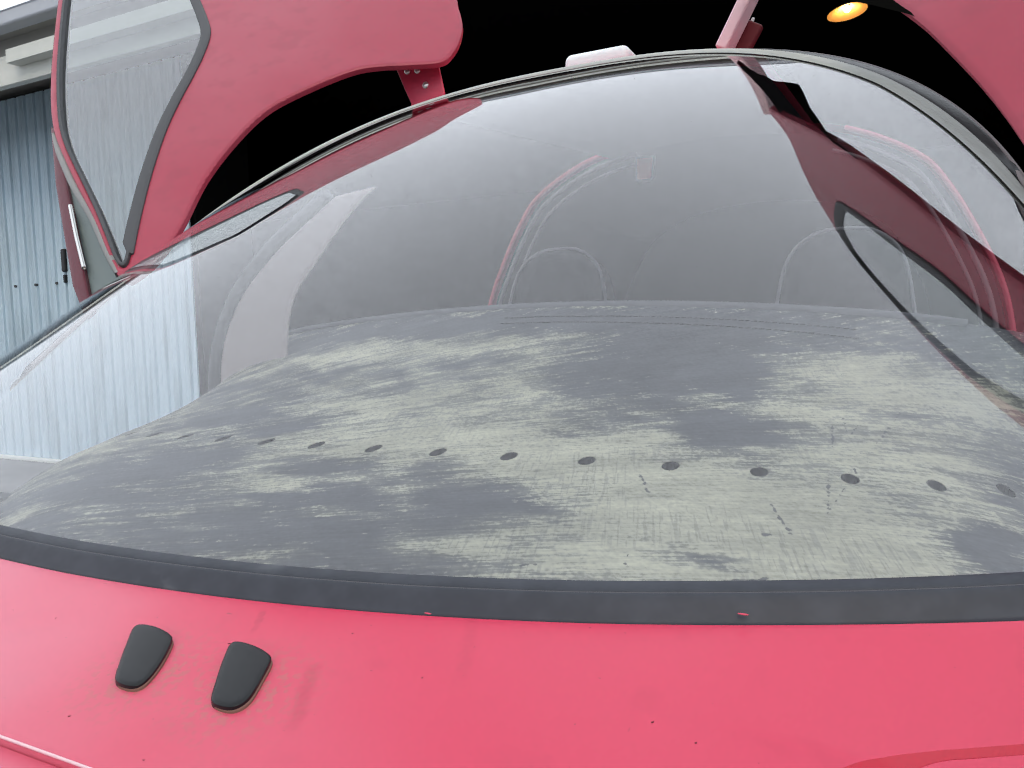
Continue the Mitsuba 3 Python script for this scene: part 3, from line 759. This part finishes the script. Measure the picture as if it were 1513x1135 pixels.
for cut, lab in ((RH[:, 0] < -0.22, "pink rear frame of the left door opening"), (RH[:, 0] > 0.36, "pink rear frame of the right door opening")):
    key = put(S + "__rear_frame", tube(h3(1.0, 1.75)[cut], 0.0075, 8, ref=(0, 1, 0)), "dark_pink", True, label=lab)
    put(key + "__seal", tube(h3(0.955, 1.752)[cut], 0.007, 8, ref=(0, 1, 0)), "piping", True)
    put(key + "__inner_seal", tube(h3(0.915, 1.76)[cut], 0.005, 8, ref=(0, 1, 0)), "piping", True)
shell = np.stack([h3(1.01, 1.765), h3(1.0, 2.1), h3(0.85, 2.9, 0.05), h3(0.5, 4.6, 0.15)], 1)
put(S + "__rear_fuselage", grid_mesh(shell), "dark_pink", True)
put(S + "__rear_fuselage__lining", grid_mesh(np.stack([h3(0.985, 1.77), h3(0.97, 2.1), h3(0.82, 2.88, 0.05)], 1)), "cabin_dark", True)
put(S + "__rear_fuselage__bulkhead", trimesh.creation.box(bounds=[[-0.66, 2.86, -0.9], [0.66, 2.88, 0.64]]), "cabin_dark")
tg = [(-0.223, 0.634), (-0.158, 0.632), (-0.164, 0.562), (-0.172, 0.554), (-0.214, 0.554), (-0.222, 0.562)]
fk = yplate(S + "__overhead_panel", tg, 1.72, 0.01, "piping", label="small pale-framed reddish panel hanging from the cabin roof")
inn = list(Polygon(tg).buffer(-0.008).exterior.coords)
yplate(fk + "__face", inn, 1.717, 0.006, "stripe_pale")

# door posts inside the openings
for sgn in (-1,):
    k = 0.82
    o_ = np.array([(-0.84, 0.047), (-0.779, 0.18), (-0.675, 0.276), (-0.579, 0.338), (-0.50, 0.385)])
    i_ = np.array([(-0.651, 0.03), (-0.626, 0.175), (-0.548, 0.268), (-0.458, 0.355), (-0.40, 0.395)])
    o_, i_ = (np.array([0.49, 0.1228]) + (q - [0.49, 0.1228]) * k for q in (o_, i_))
    o_, i_ = spline(np.vstack([[o_[0] + [0, -0.18]], o_]), 40), spline(np.vstack([[i_[0] + [0, -0.18]], i_]), 40)
    ring = np.vstack([o_, i_[::-1]])
    frm = (np.array([0, 0.38, 0.0]), np.array([-sgn * 1.0, 0, 0]), np.array([0, 0, 1.0]), np.array([0, -1.0, 0]))
    ring = ring if sgn < 0 else ring
    frm = (frm[0], np.array([1.0 if sgn < 0 else -1.0, 0, 0]), frm[2], frm[3])
    put(S + "__door_post", plate(ring, [], frm, 0.006, 0.02, 0.004), "pale_trim", 45, label="pale curved trim of the left door post" if sgn < 0 else None)

q_ = np.array([(-0.864, 0.02), (-0.803, 0.175), (-0.700, 0.280), (-0.60, 0.345), (-0.52, 0.392)])
q_ = np.array([0.49, 0.1228]) + (q_ - [0.49, 0.1228]) * 0.82
q_ = spline(np.vstack([[q_[0] + [0, -0.18]], q_]), 50)
put(S + "__door_post__shaded_side", tube(np.stack([q_[:, 0], np.full(len(q_), 0.385), q_[:, 1]], -1), 0.012, 8, ref=(0, 1, 0)), "seal_grey", True)  # grey tube paints in the shaded outer side of the post

# cabin tub, sills
tub = [box(-0.70, 0.70, -0.10, 1.9, -0.95, -0.90), box(-0.60, 0.60, -0.12, -0.10, -0.9, -0.06)]
put(S + "__cabin_floor", cat(tub), "cabin_dark")
for sgn in (-1, 1):
    sd = np.array([(sgn * 0.66, -0.16), (sgn * 0.70, -0.15), (sgn * 0.71, -0.2), (sgn * 0.74, -0.5), (sgn * 0.66, -0.92), (sgn * 0.62, -0.92), (sgn * 0.68, -0.5), (sgn * 0.65, -0.2)])
    ys = np.linspace(-0.15, 1.8, 12)
    P = np.stack([np.stack([np.r_[sd[:, 0], sd[0, 0]], np.full(len(sd) + 1, y), np.r_[sd[:, 1], sd[0, 1]]], -1) for y in ys], 0)
    put(S + "__side_panel", grid_mesh(P), "pink_paint", 40)
    put(S + "__side_panel__sill_trim", rbox((0.05, 1.8, 0.018), 0.006, (sgn * 0.665, 0.85, -0.148)), "pale_trim", 40)
    nd = [(sgn * 0.60, -0.18), (sgn * 0.70, -0.14)]
    ysn = np.linspace(-1.35, -0.10, 30)
    P = np.stack([np.stack([np.array([sgn * 0.72, sgn * 0.745, sgn * 0.74, sgn * 0.60]), np.full(4, y), np.array([float(cowl_z(0.72, min(y, base_y(0.72) - 0.012))), -0.30, -0.6, -0.85])], -1) for y in ysn], 0)
    put(S + "__nose_side", grid_mesh(P), "cowl_paint", 40)

# seats
for cx in (-0.385, 0.39):
    key = numbered(S + "__seat")
    prof = spline(np.array([(-0.20, -0.55), (-0.20, -0.1), (-0.175, 0.12), (-0.145, 0.27), (-0.08, 0.335), (0, 0.347), (0.08, 0.335), (0.145, 0.27), (0.175, 0.12), (0.20, -0.1), (0.20, -0.55)]) * [0.92, 1], 90)
    frm = (np.array([cx, 1.42, 0.0]), np.array([1.0, 0, 0]), np.array([0, 0.18, 0.98]), np.array([0, -0.98, 0.18]))
    put(key, plate(prof, [], frm, 0.10, 0.03, 0.025, lambda u, v: 0.02 * np.cos(u * 7)), "seat_cloth", 50)
    for kk, off in enumerate((0.0,)):
        q = prof * [1 - off * 5, 1]
        q = q[(q[:, 1] > -0.05)]
        path = frm[0] + q[:, :1] * frm[1] + (q[:, 1:] - off) * frm[2] + (0.003 + off) * frm[3]
        put(key + "__piping", tube(path, 0.0045, 8, ref=(0, 1, 0)), "piping", True)
    put(key + "__cushion", rbox((0.40, 0.5, 0.14), 0.04, (cx, 1.12, -0.55)), "seat_cloth", 50)
